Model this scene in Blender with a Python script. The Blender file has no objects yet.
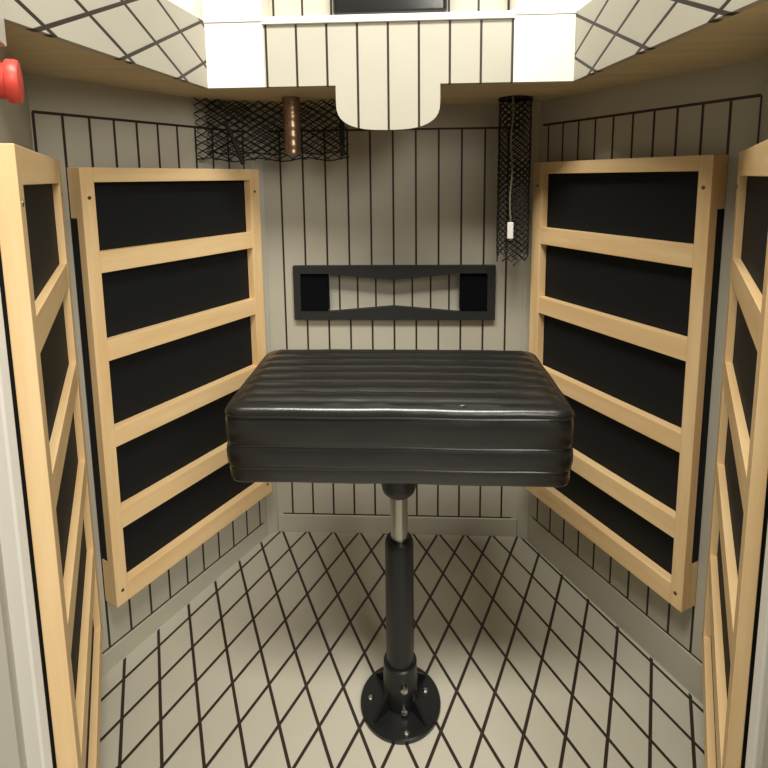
import bpy, bmesh, math, random
from mathutils import Vector, Matrix, noise
random.seed(4)
S = 1.25                      # metres per survey unit (camera eye height = 1 unit)
COL = bpy.context.scene.collection
PI = math.pi

# ------------------------------------------------------------------ materials
def srgb(r, g, b):
    return tuple(((c/255)/12.92 if c/255 <= .04045 else ((c/255+.055)/1.055)**2.4) for c in (r, g, b)) + (1,)

class NT:
    def __init__(s, name):
        s.m = bpy.data.materials.new(name); s.m.use_nodes = True
        s.t = s.m.node_tree; s.b = s.t.nodes['Principled BSDF']
        tc = s.t.nodes.new('ShaderNodeTexCoord')
        v = s.t.nodes.new('ShaderNodeVectorMath'); v.operation = 'SCALE'
        s.link(tc.outputs['Object'], v.inputs[0]); v.inputs['Scale'].default_value = 1/S
        s.co = v.outputs[0]
        sp = s.t.nodes.new('ShaderNodeSeparateXYZ'); s.link(s.co, sp.inputs[0])
        s.x, s.y, s.z = sp.outputs
    def link(s, a, b): s.t.links.new(a, b)
    def math(s, op, a, b=None, c=None):
        n = s.t.nodes.new('ShaderNodeMath'); n.operation = op
        for i, v in enumerate((a, b, c)):
            if v is None: continue
            if hasattr(v, 'is_linked'): s.link(v, n.inputs[i])
            else: n.inputs[i].default_value = v
        return n.outputs[0]
    def mapped(s, sx, sy, sz):
        n = s.t.nodes.new('ShaderNodeVectorMath'); n.operation = 'MULTIPLY'
        s.link(s.co, n.inputs[0]); n.inputs[1].default_value = (sx, sy, sz); return n.outputs[0]
    def noise(s, scale, detail=3, vec=None, rough=.5):
        n = s.t.nodes.new('ShaderNodeTexNoise'); n.inputs['Scale'].default_value = scale
        n.inputs['Detail'].default_value = detail; n.inputs['Roughness'].default_value = rough
        s.link(vec or s.co, n.inputs['Vector']); return n.outputs['Fac']
    def ramp(s, f, stops):
        n = s.t.nodes.new('ShaderNodeValToRGB'); s.link(f, n.inputs[0])
        e = n.color_ramp.elements
        e[0].position, e[0].color = stops[0]; e[1].position, e[1].color = stops[-1]
        for p, c in stops[1:-1]:
            k = e.new(p); k.color = c
        return n.outputs[0]
    def mix(s, f, a, b):
        n = s.t.nodes.new('ShaderNodeMix'); n.data_type = 'RGBA'
        if hasattr(f, 'is_linked'): s.link(f, n.inputs[0])
        else: n.inputs[0].default_value = f
        for i, v in ((6, a), (7, b)):
            if hasattr(v, 'is_linked'): s.link(v, n.inputs[i])
            else: n.inputs[i].default_value = v
        return n.outputs[2]
    def bump(s, h, strength=.3, dist=.002):
        n = s.t.nodes.new('ShaderNodeBump'); n.inputs['Strength'].default_value = strength
        n.inputs['Distance'].default_value = dist
        s.link(h, n.inputs['Height']); s.link(n.outputs[0], s.b.inputs['Normal'])
    def dist(s, v, x0, period):        # distance to the nearest x0 + k*period
        a = s.math('SUBTRACT', v, x0); a = s.math('DIVIDE', a, period)
        a = s.math('SUBTRACT', a, s.math('ROUND', a)); a = s.math('ABSOLUTE', a)
        return s.math('MULTIPLY', a, period)
    def line(s, d, half, soft=.0008):    # 1 on the line, 0 off it
        n = s.t.nodes.new('ShaderNodeMapRange'); n.clamp = True
        s.link(d, n.inputs[0]); n.inputs[1].default_value = half; n.inputs[2].default_value = half+soft
        n.inputs[3].default_value = 1; n.inputs[4].default_value = 0
        return n.outputs[0]
    def between(s, v, a, b):
        return s.math('MULTIPLY', s.math('GREATER_THAN', v, a), s.math('LESS_THAN', v, b))
    def set(s, rough=.5, metal=0, spec=None, coat=None):
        s.b.inputs['Roughness'].default_value = rough; s.b.inputs['Metallic'].default_value = metal
        if spec is not None: s.b.inputs['Specular IOR Level'].default_value = spec
        if coat is not None: s.b.inputs['Coat Weight'].default_value = coat; s.b.inputs['Coat Roughness'].default_value = .15

LAM = srgb(190, 186, 171); LAM2 = srgb(181, 177, 161); LINE = srgb(48, 40, 34)

def laminate(name, kind, x0=0, per=.05, z0=.05, z1=1.12, xr=(-9, 9), ox=0, oz=0, pz=.1):
    n = NT(name)
    base = n.mix(n.noise(9, 4), LAM, LAM2)
    if kind == 'plain': ln = None
    elif kind == 'groove':
        v = n.line(n.dist(n.x, x0, per), .0021)
        v = n.math('MULTIPLY', v, n.between(n.z, z0, z1)); v = n.math('MULTIPLY', v, n.between(n.x, *xr))
        h = n.math('MAXIMUM', n.line(n.math('ABSOLUTE', n.math('SUBTRACT', n.z, z0)), .0015), n.line(n.math('ABSOLUTE', n.math('SUBTRACT', n.z, z1)), .0022))
        h = n.math('MULTIPLY', h, n.between(n.x, xr[0]+.003, xr[1]-.003))
        ln = n.math('MAXIMUM', v, h)
    elif kind == 'groove_only':
        ln = n.line(n.dist(n.x, x0, per), .0019)
    elif kind == 'diamond':      # lattice with nodes at (ox, oz), periods per (x) and pz (second axis)
        yy = n.y if xr == 'floor' else n.z
        xx = n.x if xr != 'floor' else n.math('SUBTRACT', n.x, n.math('MULTIPLY', n.math('SUBTRACT', B, n.y), .023))
        a = n.math('DIVIDE', n.math('SUBTRACT', xx, ox), per); b = n.math('DIVIDE', n.math('SUBTRACT', yy, oz), pz)
        k = 1/math.hypot(1/per, 1/pz)
        w = z0
        d1 = n.math('MULTIPLY', n.dist(n.math('ADD', a, b), 0, 1), k); d2 = n.math('MULTIPLY', n.dist(n.math('SUBTRACT', a, b), 0, 1), k)
        ln = n.math('MAXIMUM', n.line(d1, w), n.line(d2, w*z1))
        if xr == 'floor':        # plain margin next to the walls
            m = n.math('LESS_THAN', n.y, B-.004)
            s_ = n.math('ADD', n.math('ABSOLUTE', n.x), n.math('MULTIPLY', n.math('SUBTRACT', n.y, B), (wm-wb)/(B-ym)))
            m = n.math('MULTIPLY', m, n.math('LESS_THAN', s_, wb-.008))
            ln = n.math('MULTIPLY', ln, m)
    if ln is not None: col = n.mix(ln, base, LINE)
    else: col = base
    n.link(col, n.b.inputs['Base Color']); n.set(.42, spec=.35)
    h = n.noise(260, 2)
    if ln is not None: h = n.math('SUBTRACT', n.math('MULTIPLY', h, .12), ln)
    n.bump(h, .35 if ln is not None else .05, .0015)
    return n.m

def wood(name, axis, tint=(244, 214, 164), dark=(230, 190, 134)):
    n = NT(name)
    sc = {'x': (1.2, 14, 14), 'y': (14, 1.2, 14), 'z': (14, 14, 1.2)}[axis]
    v = n.mapped(*sc)
    f = n.noise(3.2, 5, v, .6)
    f2 = n.noise(14, 3, v)
    c = n.ramp(f, [(.3, srgb(*dark)), (.5, srgb(*[(a+b)/2 for a, b in zip(tint, dark)])), (.68, srgb(*tint))])
    c = n.mix(n.math('MULTIPLY', f2, .35), c, srgb(*tint))
    n.link(c, n.b.inputs['Base Color']); n.set(.5, spec=.3); n.bump(f2, .12, .001)
    return n.m

def plain(name, rgb, rough=.5, metal=0, var=.06, nscale=20, spec=None, bump=0, coat=None):
    n = NT(name)
    c = srgb(*rgb); d = tuple(x*(1-var*2.5) for x in c[:3])+(1,)
    n.link(n.mix(n.noise(nscale, 4), c, d), n.b.inputs['Base Color'])
    n.set(rough, metal, spec, coat)
    if bump: n.bump(n.noise(nscale*8, 3), bump, .001)
    return n.m

# ------------------------------------------------------------------ survey of the cabin (units)
B, wb, wm, ym = 1.372, .357, .606, .892
ZU, ZTOP = 1.183, 1.310
L = math.hypot(wm-wb, B-ym); A = ((wm-wb)/L, -(B-ym)/L)
K = (.606, .892)
NAS = {-1: (-0.4955, -0.8686), 1: (-0.4582, -0.8888)}   # near walls, directions towards the entrance (right-side signs)
FRS = {-1: (.5418, .863), 1: (.573, .886)}           # far front corners of the near panels
GAP = {s_: (K[0]-FRS[s_][0])*-NAS[s_][1]-(K[1]-FRS[s_][1])*-NAS[s_][0] for s_ in (-1, 1)}

M = {}
M['plain'] = laminate('grey_laminate', 'plain')
M['floor'] = laminate('floor_diamond_laminate', 'diamond', per=.0745, pz=.1544/1, ox=.0075, oz=1.2985, z0=.0026, z1=1.0, xr='floor')
M['side_diamond_right'] = laminate('fascia_diamond_laminate_right', 'diamond', per=.164, pz=.078, ox=-.003, oz=1.228, z0=.0025, z1=1.0, xr='')
M['side_diamond'] = laminate('fascia_diamond_laminate', 'diamond', per=.16, pz=.078, ox=.014, oz=1.228, z0=.0025, z1=1.0, xr='')
M['back'] = laminate('back_groove_laminate', 'groove', 0, .0588, .054, 1.1225, (-.325, .325))
M['left_back'] = laminate('left_groove_laminate', 'groove', .0450, .0491, .044, 1.1195, (.03, .54))
M['right_back'] = laminate('right_groove_laminate', 'groove', .053, .0487, .078, 1.1245, (.03, .5412))
M['near'] = laminate('near_groove_laminate', 'groove', .05, .049, .05, 1.12, (.08, .3))
M['fascia'] = laminate('fascia_groove_laminate', 'groove_only', .0013, .0603)
M['niche'] = laminate('niche_groove_laminate', 'groove_only', .0, .0495)
M['wood_z'] = wood('pale_wood_upright', 'z'); M['wood_x'] = wood('pale_wood_lengthwise', 'x')
M['ply'] = wood('plywood_underside', 'x', (222, 204, 166), (206, 184, 142))
M['white'] = plain('white_gloss_panel', (236, 233, 224), .35, var=.01)
M['heater'] = plain('black_heater_film', (19, 22, 24), .7, var=.1, nscale=60, spec=.28)
M['black_metal'] = plain('black_powder_coat', (20, 21, 22), .38, 0, .1, 30, spec=.5, bump=.05)
M['black_plastic'] = plain('black_plastic', (40, 41, 40), .55, var=.06, spec=.4)
M['black_void'] = plain('black_cloth_speaker', (10, 11, 16), .9, var=.1, spec=.1)
M['chrome'] = plain('brushed_steel', (190, 186, 178), .28, 1, .03)
M['screw'] = plain('screw_steel', (120, 112, 100), .4, 1, .05)
M['red'] = plain('red_plastic', (240, 84, 72), .4, var=.03)
M['net'] = plain('black_net', (14, 15, 15), .7, var=.1)
M['pipe'] = plain('bronze_pipe', (168, 140, 112), .34, .85, .12, 60)
M['tag'] = plain('white_tag', (238, 236, 230), .5, var=.01)
M['cord'] = plain('grey_cord', (128, 124, 108), .6, var=.05)
M['ground'] = plain('grey_room_floor', (150, 146, 138), .6, var=.05)
def vinyl():
    n = NT('black_vinyl')
    n.link(n.mix(n.noise(12, 4), srgb(26, 26, 25), srgb(36, 36, 34)), n.b.inputs['Base Color'])
    n.set(.28, spec=.8)
    h = n.math('ADD', n.math('MULTIPLY', n.noise(170, 3), .25), n.noise(14, 4, n.mapped(.6, 1, 2)))
    n.bump(h, .15, .003)
    return n.m
M['vinyl'] = vinyl()

# ------------------------------------------------------------------ mesh builder (units in, metres out)
class MB:
    def __init__(s): s.bm = bmesh.new()
    def V(s, p): return s.bm.verts.new((p[0]*S, p[1]*S, p[2]*S))
    def face(s, vs):
        try: return s.bm.faces.new(vs)
        except ValueError: return None
    def box(s, a, b, bevel=0, seg=2):
        x0, y0, z0 = [min(p, q) for p, q in zip(a, b)]; x1, y1, z1 = [max(p, q) for p, q in zip(a, b)]
        v = [s.V(p) for p in ((x0,y0,z0),(x1,y0,z0),(x1,y1,z0),(x0,y1,z0),(x0,y0,z1),(x1,y0,z1),(x1,y1,z1),(x0,y1,z1))]
        fs = [s.face([v[i] for i in q]) for q in ((3,2,1,0),(4,5,6,7),(0,1,5,4),(1,2,6,5),(2,3,7,6),(3,0,4,7))]
        if bevel:
            es = list({e for f in fs for e in f.edges})
            bmesh.ops.bevel(s.bm, geom=es, offset=bevel*S, segments=seg, affect='EDGES', profile=.5)
        return s
    def prism(s, poly, z0, z1, axis='z'):       # polygon extruded; axis z: (x,y); axis y: (x,z)
        f = (lambda p, t: (p[0], p[1], t)) if axis == 'z' else (lambda p, t: (p[0], t, p[1]))
        a = [s.V(f(p, z0)) for p in poly]; b = [s.V(f(p, z1)) for p in poly]
        n = len(poly)
        s.face(a[::-1]); s.face(b)
        for i in range(n): s.face([a[i], a[(i+1) % n], b[(i+1) % n], b[i]])
        return s
    def lathe(s, prof, c=(0, 0, 0), n=48, axis='z'):
        rings = []
        for r, h in prof:
            ring = []
            for i in range(n):
                t = 2*PI*i/n
                d = (r*math.cos(t), r*math.sin(t), h)
                if axis == 'x': d = (h, d[0], d[1])
                if axis == 'y': d = (d[0], h, d[1])
                ring.append(s.V([c[k]+d[k] for k in range(3)]))
            rings.append(ring)
        for a, b in zip(rings, rings[1:]):
            for i in range(n): s.face([a[i], a[(i+1) % n], b[(i+1) % n], b[i]])
        s.face(rings[0][::-1]); s.face(rings[-1])
        return s
    def tube(s, pts, r, n=6, closed=False):
        pts = [Vector(p) for p in pts]; rings = []
        m = len(pts)
        for i, p in enumerate(pts):
            if closed: d = pts[(i+1) % m]-pts[i-1]
            else: d = pts[min(i+1, m-1)]-pts[max(i-1, 0)]
            d.normalize(); q = Vector((0, 0, 1)) if abs(d.z) < .9 else Vector((1, 0, 0))
            e = d.cross(q).normalized(); g = d.cross(e)
            rings.append([s.V(p+e*r*math.cos(2*PI*k/n)+g*r*math.sin(2*PI*k/n)) for k in range(n)])
        for a, b in list(zip(rings, rings[1:]))+([(rings[-1], rings[0])] if closed else []):
            for k in range(n): s.face([a[k], a[(k+1) % n], b[(k+1) % n], b[k]])
        if not closed: s.face(rings[0][::-1]); s.face(rings[-1])
        return s
    def build(s, name, mat, parent=None, loc=(0, 0, 0), rz=0, smooth=False, bevel=0):
        bmesh.ops.recalc_face_normals(s.bm, faces=s.bm.faces)
        me = bpy.data.meshes.new(name); s.bm.to_mesh(me); s.bm.free()
        o = bpy.data.objects.new(name, me); COL.objects.link(o)
        me.materials.append(mat)
        o.location = [c*S for c in loc]; o.rotation_euler = (0, 0, rz)
        if parent: o.parent = parent
        if smooth:
            for p in me.polygons: p.use_smooth = True
            me.update()
            try: me.set_sharp_from_angle(angle=math.radians(38))
            except Exception: pass
        if bevel:
            b = o.modifiers.new('bevel', 'BEVEL'); b.width = bevel*S; b.segments = 2; b.limit_method = 'ANGLE'
        return o

def struct(o): o['kind'] = 'structure'; return o
def tag(o, label, cat, group=None):
    o['label'] = label; o['category'] = cat
    if group: o['group'] = group
    return o
def thing(name, label, cat, loc=(0, 0, 0), rz=0, group=None):
    o = bpy.data.objects.new(name, None); COL.objects.link(o); o.empty_display_size = .05
    o.location = [c*S for c in loc]; o.rotation_euler = (0, 0, rz)
    return tag(o, label, cat, group)

# ------------------------------------------------------------------ setting
KE = .545                                           # length of the near walls
ES = {s_: (K[0]+NAS[s_][0]*KE, K[1]+NAS[s_][1]*KE) for s_ in (-1, 1)}   # near ends of the near walls
T = .03
FLY = .30
poly = [(-ES[-1][0]-.02, FLY), (ES[1][0]+.02, FLY), (ES[1][0]+.02, ES[1][1]), (K[0]+T, K[1]), (wb+T, B+T), (-wb-T, B+T), (-K[0]-T, K[1]), (-ES[-1][0]-.02, ES[-1][1])]
struct(MB().prism(poly, -.02, 0).build('floor', M['floor']))
# back wall with the rectangular niche left open
NX, NZ0, NZ1 = .252, .640, .758
b = MB(); b.box((-wb-.03, B, 0), (wb+.03, B+T, NZ0)); b.box((-wb-.03, B, NZ1), (wb+.03, B+T, ZU+.01))
b.box((-wb-.03, B, NZ0), (-NX, B+T, NZ1)); b.box((NX, B, NZ0), (wb+.03, B+T, NZ1))
struct(b.build('wall_back', M['back']))
def side_wall(name, mat, sd, P, a, length, z1=ZU+.01):
    # local x runs along the wall from P, local y = thickness direction away from the room
    x = Vector((sd*a[0], a[1], 0)); rz = math.atan2(x.y, x.x)
    out = Vector((-x.y, x.x, 0))
    s_ = 1 if out.x*sd > 0 else -1
    o = MB().box((0, 0, 0), (length, s_*T, z1)).build(name, mat, loc=(sd*P[0], P[1], 0), rz=rz)
    return struct(o), rz, s_
side_wall('wall_left_back', M['left_back'], -1, (wb, B), A, L)
side_wall('wall_right_back', M['right_back'], 1, (wb, B), A, L)
side_wall('wall_left_front', M['plain'], -1, K, NAS[-1], KE)
side_wall('wall_right_front', M['plain'], 1, K, NAS[1], KE)
# corner cover strips of the back corners
for i, sd in enumerate((-1, 1)):
    e1 = (sd*.338, B-.0005); e2 = (sd*(wb+A[0]*.022-.0006), B+A[1]*.022)
    struct(MB().prism([(sd*(wb-.0005), B-.0005), e1, (sd*.3385, B-.004), (sd*(wb+A[0]*.022-.004), B+A[1]*.022), e2], .0, ZU-.001).build('trim_%d' % (i+1), M['plain']))
# baseboards: thin boards under the bottom line of the grooves
struct(MB().box((-.337, B-.0045, 0), (.337, B-.0004, .052)).build('baseboard_back', M['plain'], bevel=.001))
def along(sd, P, a, u, off, z):
    n = (-a[1], a[0])
    if n[0] > 0: n = (-n[0], -n[1])                # inward on the right side
    return (sd*(P[0]+a[0]*u+n[0]*off), P[1]+a[1]*u+n[1]*off, z)
for sd, nm, h in ((-1, 'baseboard_left', .042), (1, 'baseboard_right', .076)):
    q = [along(sd, (wb, B), A, u, o, 0)[:2] for u, o in ((.024, .0004), (L-.002, .0004), (L-.004, .0045), (.024, .0045))]
    struct(MB().prism(q, 0, h).build(nm, M['plain'], bevel=.001))
# white door casings either side of the entrance
for i, sd in enumerate((-1, 1)):
    b = MB()
    ex, ey = ((0.3311, 0.4537) if sd < 0 else (0.3750, 0.4711))
    b.box((sd*ex, ey-.013, 0), (sd*(ex+.05), ey, 1.33))
    b.box((sd*(ex+.026), ey-.028, 0), (sd*(ex+.16), ey-.013, 1.33))
    b.box((sd*(ex+.085), ey-.034, 0), (sd*(ex+.11), ey-.028, 1.33))
    struct(b.build('trim_%d' % (i+3), M['white'], bevel=.002))
# ceiling = plywood underside of the ledge (a C-shaped deck), the collar ledge stands on it
FX0, FY0, FX1, FY1 = .361, 1.071, .413, .600
cb = MB()
ring_out = [(wb+.01, B+.01), (K[0]+.012, K[1]), (.503+.02, .713)]
deck = [(-FX0-.0130, FY0+.0145), (-FX1-.0130, FY1)] + [(-.523, .713), (-K[0]-.012, K[1]), (-wb-.01, B+.01), (wb+.01, B+.01), (K[0]+.012, K[1]), (.523, .713), (FX1+.0130, FY1), (FX0+.0130, FY0+.0145)]
cb.prism(deck, ZU, ZU+.018)
struct(cb.build('ceiling', M['ply']))
struct(MB().box((-3, -3, -.08), (3, 3.5, -.06)).build('ground', M['ground']))

# ------------------------------------------------------------------ collar ledge
led = thing('collar_ledge', 'white and grey collar ledge over the cabin with grooved centre tongue and diamond-lined sides', 'ledge', (0, FY0, ZU))
LP = (0, -FY0, -ZU)
def lpart(mb, name, mat, **k):
    o = mb.build(name, mat, parent=led, **k)
    o.location = (Vector(o.location)-led.location); return o
# centre board with rounded tongue
pts = [(-.2445, 1.3005), (-.2445, ZU-.0003), (-.1035, ZU-.0003), (-.1035, 1.1501)]
c, z, rx, rz_ = 0, 1.150, .1035, .055
for i in range(1, 20):
    t = i/20*PI
    ct, st = math.cos(t), math.sin(t)
    f = lambda q: math.copysign(abs(q)**.72, q)
    pts.append((-rx*f(ct), z-rz_*f(st)))
pts += [(.1035, 1.150), (.1035, ZU-.0003), (.2445, ZU-.0003), (.2445, 1.3005)]
lpart(MB().prism([(x, zz) for x, zz in pts], FY0, FY0+.014, 'y'), 'tongue_board', M['fascia'])
lpart(MB().box((-.246, FY0-.006, 1.3005), (.246, FY0+.055, 1.3145), .0015), 'top_rail', M['white'])
lpart(MB().box((-.246, FY0+.056, ZU+.02), (.246, FY0+.066, 1.75)), 'upper_board', laminate('upper_groove_laminate', 'groove_only', .0035, .0600))
for sd in (-1, 1):
    lpart(MB().box((sd*.2447, FY0-.002, ZU-.001), (sd*FX0, FY0+.013, 1.3068), .0003), 'corner_post', M['white'])
    lpart(MB().box((sd*.2462, FY0-.004, 1.307), (sd*(.362 if sd < 0 else .375), FY0+.09, 1.46), .0004), 'upper_post', M['white'])
    lpart(MB().box((sd*.30, FY0+.092, ZU+.02), (sd*.62, FY0+.102, 1.75)), 'backdrop_board', M['white'])  # added white backdrop, keeps the dim world from showing above the ledge
    d = Vector((sd*(FX1-FX0), FY1-FY0, 0)); ln = d.length; rz = math.atan2(d.y, d.x)
    s_ = 1 if Vector((-d.y, d.x)).x*sd > 0 else -1
    # closed end towards the entrance first, then the diamond board
    lpart(MB().box((.0005, 0, ZU-.0005), (ln, s_*.012, ZTOP)), 'diamond_board', M['side_diamond' if sd < 0 else 'side_diamond_right'], loc=(sd*FX0, FY0, 0), rz=rz)
    if sd < 0: lpart(MB().prism([(sd*FX1, FY1-.0005), (sd*(FX1+.012), FY1-.0005), (sd*(.366), .480), (sd*.350, .472)], 1.152, ZTOP), 'end_board', M['white'])

# headrest cushion resting on the rail
hd = thing('headrest_cushion', 'dark glossy cushion behind the white rail at the top of the ledge', 'cushion', (.008, FY0+.03, 1.33))
b = MB(); b.box((-.116, -.022, -.0), (.110, .022, .10), .012, 4)
o = b.build('pad', M['vinyl'], hd, smooth=True); o.rotation_euler = (0, math.radians(-.4), 0)
MB().box((-.09, .0225, .01), (.09, .0255, .09)).build('backing', M['black_plastic'], hd)
hd.location.z = 1.3150*S

# ------------------------------------------------------------------ infrared heater panels
def heater_panel(label, sd, W, z0, z1, shift, thick, frame_t, P0, ax, stile=.028, recess=None, group='infrared heater panels on the cabin walls'):
    """P0: plan point of the far end at the wall-side face, ax: plan direction towards the entrance"""
    x = Vector((ax[0], ax[1], 0)); rz = math.atan2(x.y, x.x)
    inn = Vector((-x.y, x.x, 0)); s_ = 1 if inn.x*sd < 0 else -1    # local +y*s_ points into the cabin
    t = thing('infrared_heater_panel', label, 'heater panel', (P0[0], P0[1], z0), rz, group)
    y1 = s_*thick; y0 = s_*(thick-(recess or frame_t)); ys = s_*(thick-frame_t)
    H = z1-z0
    for k, (a, b_) in enumerate(((0, stile+.006), (W-stile, W))):
        if recess is None: MB().box((a, y0, 0), (b_, y1, H), .0012).build('side_stile', M['wood_z'], t)
        else:
            q0, q1 = (a, .0055) if k == 0 else (W-.0055, b_)
            pl = [(a, y1), (b_, y1), (b_, y0), (q1, y0), (q1, ys), (q0, ys)] if k == 0 else [(a, y1), (b_, y1), (b_, ys), (q0, ys), (q0, y0), (a, y0)]
            MB().prism(pl, 0, H).build('side_stile', M['wood_z'], t, bevel=.0008)
    cuts = [(0, .043)] + [(c0+shift-.153, c1+shift-.153) for c0, c1 in ((.311, .352), (.483, .521), (.658, .698), (.829, .869))] + [(H-(.027 if recess is None else .038), H)]
    for a, b_ in cuts:
        MB().box((stile+.0062, y0, a), (W-stile-.0002, y1-s_*.0004, b_), .0008).build('rail', M['wood_x'], t)
    if recess is None:
        i_, o_, c = .0095, .0006, .095
        pl = [(i_, .004), (W-i_, .004), (W-i_, c), (W-o_, c), (W-o_, H-c), (W-i_, H-c), (W-i_, H-.004), (i_, H-.004), (i_, H-c), (o_, H-c), (o_, c), (i_, c)]
        MB().prism(pl, s_*.001, y0-s_*.0006, 'y').build('heater_board', M['heater'], t)
    else:      # board seated between the stiles, its face only a little behind the frame face
        MB().box((.006, s_*.001, .004), (W-.006, y0-s_*.0006, H-.004)).build('heater_board', M['heater'], t)
    if recess is None:
        for xx in (.0005, W-.0085):
            for zz in (.0, H-.092):
                MB().box((xx, s_*.0005, zz), (xx+.008, y0-s_*.0003, zz+.092)).build('spacer', M['wood_z'], t)
    for xx in (.017, W-.014):
        for zz in (.03, H-.055):
            b = MB().lathe([(.0008, .0012), (.0032, .0008), (.0034, 0), (.0030, -.001)], n=16, axis='y')
            sc = b.build('screw', M['screw'], t, smooth=True)
            sc.location = Vector((xx, y1, zz))*S
            if s_ < 0: sc.rotation_euler = (0, 0, PI)
    return t
g = 0.0012
def pt(sd, u, off): return along(sd, (wb, B), A, u, off, 0)[:2]
heater_panel('pale wood framed black heater panel on the left back wall, left of the stool', -1, .4525, .153, 1.025, 0, .040, .021, pt(-1, .036, g), (-A[0], A[1]), stile=.0255)
heater_panel('pale wood framed black heater panel on the right back wall, right of the stool', 1, .445, .183, 1.0325, -.022, .040, .021, pt(1, .050, g), A, stile=.0245)
for sd, lab in ((-1, 'left'), (1, 'right')):
    q, na, gp = FRS[sd], NAS[sd], GAP[sd]-.001
    P0 = (sd*(q[0]-na[1]*gp), q[1]+na[0]*gp)
    ax = (sd*na[0], na[1])
    heater_panel('steeply foreshortened pale wood framed heater panel beside the white casing at the far %s' % lab, sd, .45, .150, 1.035, .0, gp, .019 if sd < 0 else .013, P0, ax, recess=.011)

# ------------------------------------------------------------------ vent frame on the back wall
v = thing('vent_frame', 'long black rectangular vent frame with dark square ends on the grooved back wall', 'vent', (-.001, B, .626))
def vp(mb, name, mat, **k): return mb.build(name, mat, v, **k)
y0 = -.0006; yf = -.016
vp(MB().box((-.266, yf, 0), (-.247, y0, .146), .001), 'side_bar', M['black_plastic'])
vp(MB().box((.245, yf, 0), (.266, y0, .146), .001), 'side_bar', M['black_plastic'])
vp(MB().prism([(-.2468, 0), (.2448, 0), (.2448, .022), (.175, .022), (0, .037), (-.175, .022), (-.2468, .022)], yf, y0, 'y'), 'bottom_bar', M['black_plastic'])
vp(MB().prism([(-.2468, .146), (-.2468, .125), (-.175, .125), (0, .108), (.175, .125), (.2448, .125), (.2448, .146)], yf, y0, 'y'), 'top_bar', M['black_plastic'])
for x0, x1 in ((-.2466, -.1755), (.1755, .2446)):
    vp(MB().box((x0, -.008, .0225), (x1, .022, .1245), .001), 'end_box', M['black_void'])
vp(MB().box((-.1753, .0265, .015), (.1753, .0295, .131)), 'niche_back', M['niche'])

# ------------------------------------------------------------------ pedestal stool
PX, PY = .020, .885
st = thing('pedestal_stool', 'black padded stool with ribbed vinyl cushion on a single floor-mounted post', 'stool', (PX, PY, 0))
def sp(mb, name, mat, parent=None, **k): return mb.build(name, mat, parent or st, **k)
# base flange
fl = sp(MB().lathe([(.0755, .0003), (.0765, .002), (.0765, .0075), (.0745, .010), (.034, .0115)], n=64), 'base_flange', M['black_metal'], smooth=True)
for k in range(4):
    b = MB(); t = PI/4+k*PI/2
    d = (math.cos(t), math.sin(t)); w = (-d[1]*.003, d[0]*.003)
    P3 = [(.0328, .0118), (.068, .0118), (.066, .0145), (.0328, .048)]
    va = [b.V((d[0]*r_+w[0], d[1]*r_+w[1], z)) for r_, z in P3]; vb = [b.V((d[0]*r_-w[0], d[1]*r_-w[1], z)) for r_, z in P3]
    b.face(va); b.face(vb[::-1])
    for i in range(4): b.face([va[i], vb[i], vb[(i+1) % 4], va[(i+1) % 4]])
    sp(b, 'gusset', M['black_metal'])
sp(MB().lathe([(.0325, .0116), (.0325, .064), (.0315, .0705), (.0318, .078), (.0312, .094), (.029, .0965)], n=48), 'collar', M['black_metal'], smooth=True)
sp(MB().lathe([(.0258, .097), (.0262, .12), (.0262, .334), (.0255, .341), (.0235, .345), (.0165, .3455)], n=48), 'lower_column', M['black_metal'], smooth=True)
sp(MB().lathe([(.0158, .346), (.0158, .5075)], n=40), 'steel_post', M['chrome'], smooth=True)
sp(MB().lathe([(.0165, .431), (.022, .434), (.0290, .441), (.0315, .451), (.0320, .490), (.0320, .5072), (.0165, .5074)], n=40), 'swivel_hub', M['black_metal'], smooth=True)
for dx, dy in ((-.057, -.003), (.048, .015), (.012, -.065)):
    o = sp(MB().lathe([(.0058, .0), (.0058, .0035), (.0035, .0052), (.001, .0056)], n=6), 'bolt', M['chrome']); o.location = Vector((dx, dy, .0103))*S
for dx, z, tilt in ((.008, .064, 0), (.008, .020, 0)):
    b = MB().lathe([(.0068, 0), (.0068, -.005), (.004, -.007)], n=12, axis='y')
    o = sp(b, 'set_screw', M['chrome'], smooth=True); o.location = Vector((dx, -.0318, z))*S
# cushion
CY = .931-PY; CA, CBD = .2835, .1485; CR = .030
def bound(a, bb, r, sx, sy):     # point of the rounded rectangle boundary along direction (sx,sy) of the square
    m = max(abs(sx), abs(sy), 1e-9); x, y = sx/m*a, sy/m*bb
    cx, cy = a-r, bb-r
    if abs(x) > cx and abs(y) > cy:
        dx, dy = abs(x)-cx, abs(y)-cy
        # square corner -> arc
        tx, ty = dx/r, dy/r
        mm = max(tx, ty); ang = math.atan2(ty, tx)
        x = math.copysign(cx+r*math.cos(ang), x); y = math.copysign(cy+r*math.sin(ang), y)
    return x, y
def param(a, bb, r, nx, ny):
    pts = []
    for i in range(nx): pts.append((-1+2*i/nx, -1))
    for i in range(ny): pts.append((1, -1+2*i/ny))
    for i in range(nx): pts.append((1-2*i/nx, 1))
    for i in range(ny): pts.append((-1, 1-2*i/ny))
    return pts
NXC, NYC = 72, 132
def ring_pts(a, bb, r): return [bound(a, bb, r, *q) for q in param(a, bb, r, NXC, NYC)]
def warp(x, y, z, amp=.0012):
    return noise.noise(Vector((x*22, y*22, z*40)))*amp
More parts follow.
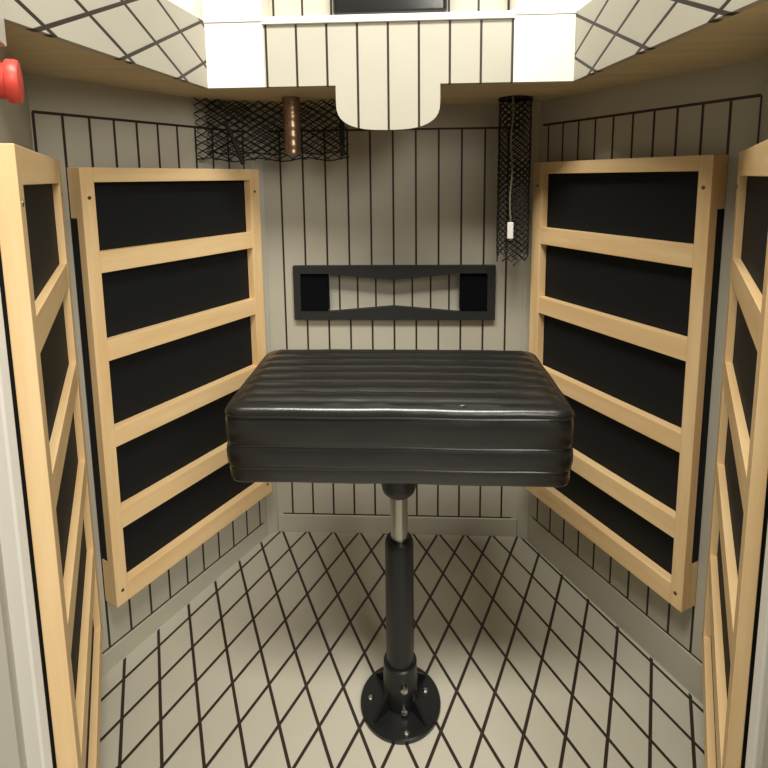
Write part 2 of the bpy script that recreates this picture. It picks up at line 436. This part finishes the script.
def pad(z_top, profile, top=True):
    """profile: list of (z, inset) from the top edge down"""
    b = MB(); rings = []
    per = ring_pts(CA, CBD, CR)
    for z, ins in profile:
        rp = ring_pts(CA-ins, CBD-ins, max(CR-ins, .006))
        ring = []
        for x, y in rp:
            w = warp(x, y, z)
            l_ = math.hypot(x, y) or 1
            sag = .0016*math.sin(x*9+1.2)*math.cos(x*23) if y < -.1 else 0
            ring.append(b.V((x*(1+w/l_), y*(1+w/l_), z+sag*.6)))
        rings.append(ring)
    N = len(per)
    for r0, r1 in zip(rings, rings[1:]):
        for i in range(N): b.face([r0[i], r0[(i+1) % N], r1[(i+1) % N], r1[i]])
    b.face(rings[-1])
    if top:
        z0_, ins0 = profile[0]
        grid = {}
        for i in range(NXC+1):
            for j in range(NYC+1):
                sx, sy = -1+2*i/NXC, -1+2*j/NYC
                m = max(abs(sx), abs(sy))
                if m >= .9999: continue
                bx, by = bound(CA-ins0, CBD-ins0, max(CR-ins0, .006), sx, sy) if m > 0 else (0, 0)
                x, y = bx*m, by*m
                e = min(CA-ins0-abs(x), CBD-ins0-abs(y))
                dome = .004*(1-(x/CA)**2)*(1-(y/CBD)**2)
                fr = y+CBD
                rib = 0
                if .0225 < fr < 2*CBD-.012:
                    ph = (fr-.0225)/.0375; rib = .0062*abs(math.sin(PI*ph))**.6
                    rib *= min(1, (CA-.018-abs(x))/.016) if abs(x) < CA-.018 else 0
                else: rib = .0062*min(1, max(0, e)/.010)*min(1, max(0, .0225-fr)/.006 if fr < .03 else 1)**.6
                edge = min(1, max(0, e)/.012)
                z = z0_+dome+rib*edge+warp(x, y, .1, .0008)
                grid[i, j] = b.V((x, y, z))
        per_idx = {}
        k = 0
        for i in range(NXC): per_idx[i, 0] = k; k += 1
        for j in range(NYC): per_idx[NXC, j] = k; k += 1
        for i in range(NXC): per_idx[NXC-i, NYC] = k; k += 1
        for j in range(NYC): per_idx[0, NYC-j] = k; k += 1
        g_ = lambda i, j: grid[i, j] if (i, j) in grid else rings[0][per_idx[i, j]]
        for i in range(NXC):
            for j in range(NYC):
                b.face([g_(i, j), g_(i+1, j), g_(i+1, j+1), g_(i, j+1)])
    else: b.face(rings[0][::-1])
    return b
def bulge(z1, z0, n, amt, r=.004):
    out = []
    for i in range(n+1):
        t = i/n; out.append((z1+(z0-z1)*t, amt*(1-math.sin(PI*t)**.5)))
    return out
ct = (0, CY, 0)
prof = [(.6400, .017), (.6392, .0100), (.6355, .0045), (.6290, .0016), (.6235, .0024), (.6220, .0012)] + bulge(.6210, .5745, 8, .0032)
sp(pad(.6400, prof), 'top_pad', M['vinyl'], smooth=True, loc=ct)
sp(pad(0, bulge(.5735, .5370, 8, .0032), top=False), 'lower_pad', M['vinyl'], smooth=True, loc=ct)
sp(pad(0, [(.5362, .006), (.5345, .004), (.514, .005), (.510, .007), (.508, .010)], top=False), 'seat_board', M['vinyl'], smooth=True, loc=ct)
for z, ins in ((.6245, .0012), (.5740, .0030), (.5366, .0030)):
    b = MB(); rp = ring_pts(CA-ins, CBD-ins, CR)[::3]
    b.tube([(x, y, z+(.0010*math.sin(x*9+1.2)*math.cos(x*23) if y < -.1 else 0)) for x, y in rp], .0017, 6, closed=True)
    sp(b, 'piping', M['vinyl'], smooth=True, loc=ct)

# ------------------------------------------------------------------ red knob on the left entrance wall
ax = Vector((.8652, .5015, 0)).normalized()
kn = thing('red_knob', 'red round push knob on the wall above the far left heater panel', 'knob', (0, 0, 0))
kc = Vector((-(K[0]+NAS[-1][0]*.37), K[1]+NAS[-1][1]*.37, 1.111))
kn.location = kc*S; kn.rotation_euler = (0, 0, math.atan2(ax.y, ax.x))
MB().lathe([(.0195, .0005), (.0195, .019), (.0200, .0220)], n=40, axis='x').build('stem', M['red'], kn, smooth=True)
MB().lathe([(.0203, .0222), (.0230, .0225), (.0238, .0245), (.0238, .0315), (.0225, .0345), (.012, .036)], n=40, axis='x').build('head', M['red'], kn, smooth=True)

# ------------------------------------------------------------------ netting, pipe, cord
def lattice_sheet(path, ztop, zbot, pitch, rad, fringe=0, ratio=.6):
    """diamond net hung on a plan polyline"""
    b = MB(); pts = [Vector(p+(0,)) for p in path]
    seg = [(pts[i+1]-pts[i]).length for i in range(len(pts)-1)]; tot = sum(seg)
    def at(u):
        u = max(0, min(tot, u))
        for i, l_ in enumerate(seg):
            if u <= l_+1e-9: return pts[i].lerp(pts[i+1], u/l_)
            u -= l_
        return pts[-1]
    H = pitch*ratio
    k0 = -int((ztop-zbot)/H)-2
    for k in range(k0, int(tot/pitch)+2):
        for s_ in (1, -1):
            line = []
            for i in range(41):
                z = ztop-(ztop-min(zbot(0), zbot(1)))*i/40 if callable(zbot) else ztop-(ztop-zbot)*i/40
                u = k*pitch+(ztop-z)/H*pitch if s_ == 1 else (k+abs(k0))*pitch-(ztop-z)/H*pitch+k0*0
                zb_ = zbot(u/tot) if callable(zbot) else zbot
                if 0 <= u <= tot and z >= zb_-fringe*random.random():
                    q = at(u); line.append((q.x+noise.noise(Vector((u*30, z*30, 1)))*.004, q.y+noise.noise(Vector((u*30, z*30, 5)))*.004, z))
                else:
                    if len(line) > 1: b.tube(line, rad, 4)
                    line = []
            if len(line) > 1: b.tube(line, rad, 4)
    return b, at, tot
b, at, tot = lattice_sheet([(-.440, 1.185), (-.36, 1.245), (-.30, 1.262), (-.235, 1.268), (-.17, 1.26), (-.098, 1.24)], ZU-.0002, 1.045, .030, .0013, .0)
b.tube([(at(tot*i/20).x, at(tot*i/20).y, 1.046+.004*math.sin(i)) for i in range(21)], .0016, 5)
b.tube([(-.375, 1.20, 1.13), (-.362, 1.215, 1.09), (-.345, 1.225, 1.035)], .005, 6)
tag(b.build('mesh_netting', M['net']), 'black mesh netting hanging under the ledge at the back left corner', 'netting')
b, at, tot = lattice_sheet([(-.425, 1.215), (-.33, 1.285), (-.25, 1.30), (-.11, 1.29)], ZU-.0002, 1.06, .026, .0014)
b.tube([(at(tot*i/20).x, at(tot*i/20).y, 1.062+.003*math.cos(i)) for i in range(21)], .0016, 5)
tag(b.build('mesh_netting', M['net']), 'second layer of black mesh behind the bronze pipe under the ledge', 'netting')
b = MB(); prof = []
for i in range(25): prof.append((.0185+(.0014 if i % 4 < 2 else 0), ZU-.0005-i*.0052))
prof.append((.012, prof[-1][1]-.002))
tag(b.lathe(prof, (-.2255, 1.215, 0), n=32).build('ribbed_pipe', M['pipe'], smooth=True), 'short bronze ribbed pipe hanging from the ledge left of the tongue', 'pipe')
b = MB(); b.box((-.1155, 1.205, 1.05), (-.104, 1.212, ZU-.001), .002)
tag(b.build('black_strap', M['net']), 'short black strap hanging beside the tongue, right of the bronze pipe', 'strap')
def net_tube(cx, cy, r, z1, z0, nh, turns, rad):
    b = MB()
    for k in range(nh):
        for s_ in (1, -1):
            line = []; zend = z0+.03*random.random()
            for i in range(90):
                t = i/89; z = z1-(z1-z0)*t
                if z < zend: break
                a = 2*PI*(k/nh)+s_*2*PI*turns*t
                rr = r*(1+.06*noise.noise(Vector((a, z*9, 0))))
                line.append((cx+rr*math.cos(a), cy+rr*math.sin(a), z))
            b.tube(line, rad, 4)
    b.lathe([(r+.003, z1-.004), (r+.003, z1+.0001), (r-.004, z1+.0001), (r-.004, z1-.004)], (cx, cy, 0), 32)
    b.tube([(cx+(r+.001)*math.cos(2*PI*i/32), cy+(r+.001)*math.sin(2*PI*i/32), z1-.0026) for i in range(32)], .0029, 6, closed=True)
    return b
tag(net_tube(.292, 1.284, .037, ZU-.0005, .785, 12, 2.3, .0014).build('mesh_sleeve', M['net']), 'long black mesh sleeve hanging from the ledge beside the right back corner', 'mesh sleeve')
pc = thing('pull_cord', 'thin pale cord with a white tag hanging against the black mesh sleeve', 'cord', (.2765, 1.236, ZU))
MB().tube([(.002*math.sin(i*.7), .001*math.cos(i), -.0005-i*.0152) for i in range(20)], .0017, 6).build('cord', M['cord'], pc, smooth=True)
MB().box((-.0065, -.003, -.328), (.0075, .003, -.289), .002).build('tag', M['tag'], pc)

# ------------------------------------------------------------------ light
def area(name, loc, size, energy, target, col=(1, 1, 1), sy=None):
    l_ = bpy.data.lights.new(name, 'AREA'); l_.energy = energy; l_.size = size*S; l_.color = col
    if sy: l_.shape = 'RECTANGLE'; l_.size_y = sy*S
    o = bpy.data.objects.new(name, l_); COL.objects.link(o); o.location = [c*S for c in loc]
    o.rotation_euler = (Vector(target)-Vector(loc)).to_track_quat('-Z', 'Y').to_euler()
    return o
area('ceiling_lamp_over_cabin', (-.05, .10, 2.4), 1.25, 88, (.02, .8, 0), (1, .95, .85), sy=.42)
area('front_fill_light', (1.0, -1.1, 1.75), .9, 44, (0, 1.0, .7), (1, .95, .87))  # added soft frontal fill from the right, brightens the door casings
w = bpy.data.worlds.new('World'); bpy.context.scene.world = w; w.use_nodes = True
bg = w.node_tree.nodes['Background']; bg.inputs[0].default_value = (1, .96, .90, 1); bg.inputs[1].default_value = .1

# ------------------------------------------------------------------ camera
fw = Vector((-0.048374, 0.989970, -0.132740)); rt = Vector((0.998818, 0.047304, -0.011202)); up = Vector((0.004810, 0.133125, 0.991088))
cam = bpy.data.cameras.new('camera'); co = bpy.data.objects.new('camera', cam); COL.objects.link(co)
mat = Matrix((rt, up, -fw)).transposed().to_4x4(); mat.translation = Vector((0.04138, 0, 1))*S
co.matrix_world = mat
cam.sensor_fit = 'HORIZONTAL'; cam.sensor_width = 36; cam.lens = 525.605/768*36; cam.shift_y = -(384-248.284)/768; cam.clip_start = .01
sc = bpy.context.scene; sc.camera = co
sc.view_settings.view_transform = 'Standard'; sc.view_settings.look = 'None'
sc.view_settings.gamma = 1; sc.view_settings.use_curve_mapping = False
sc.view_settings.exposure = 0.05
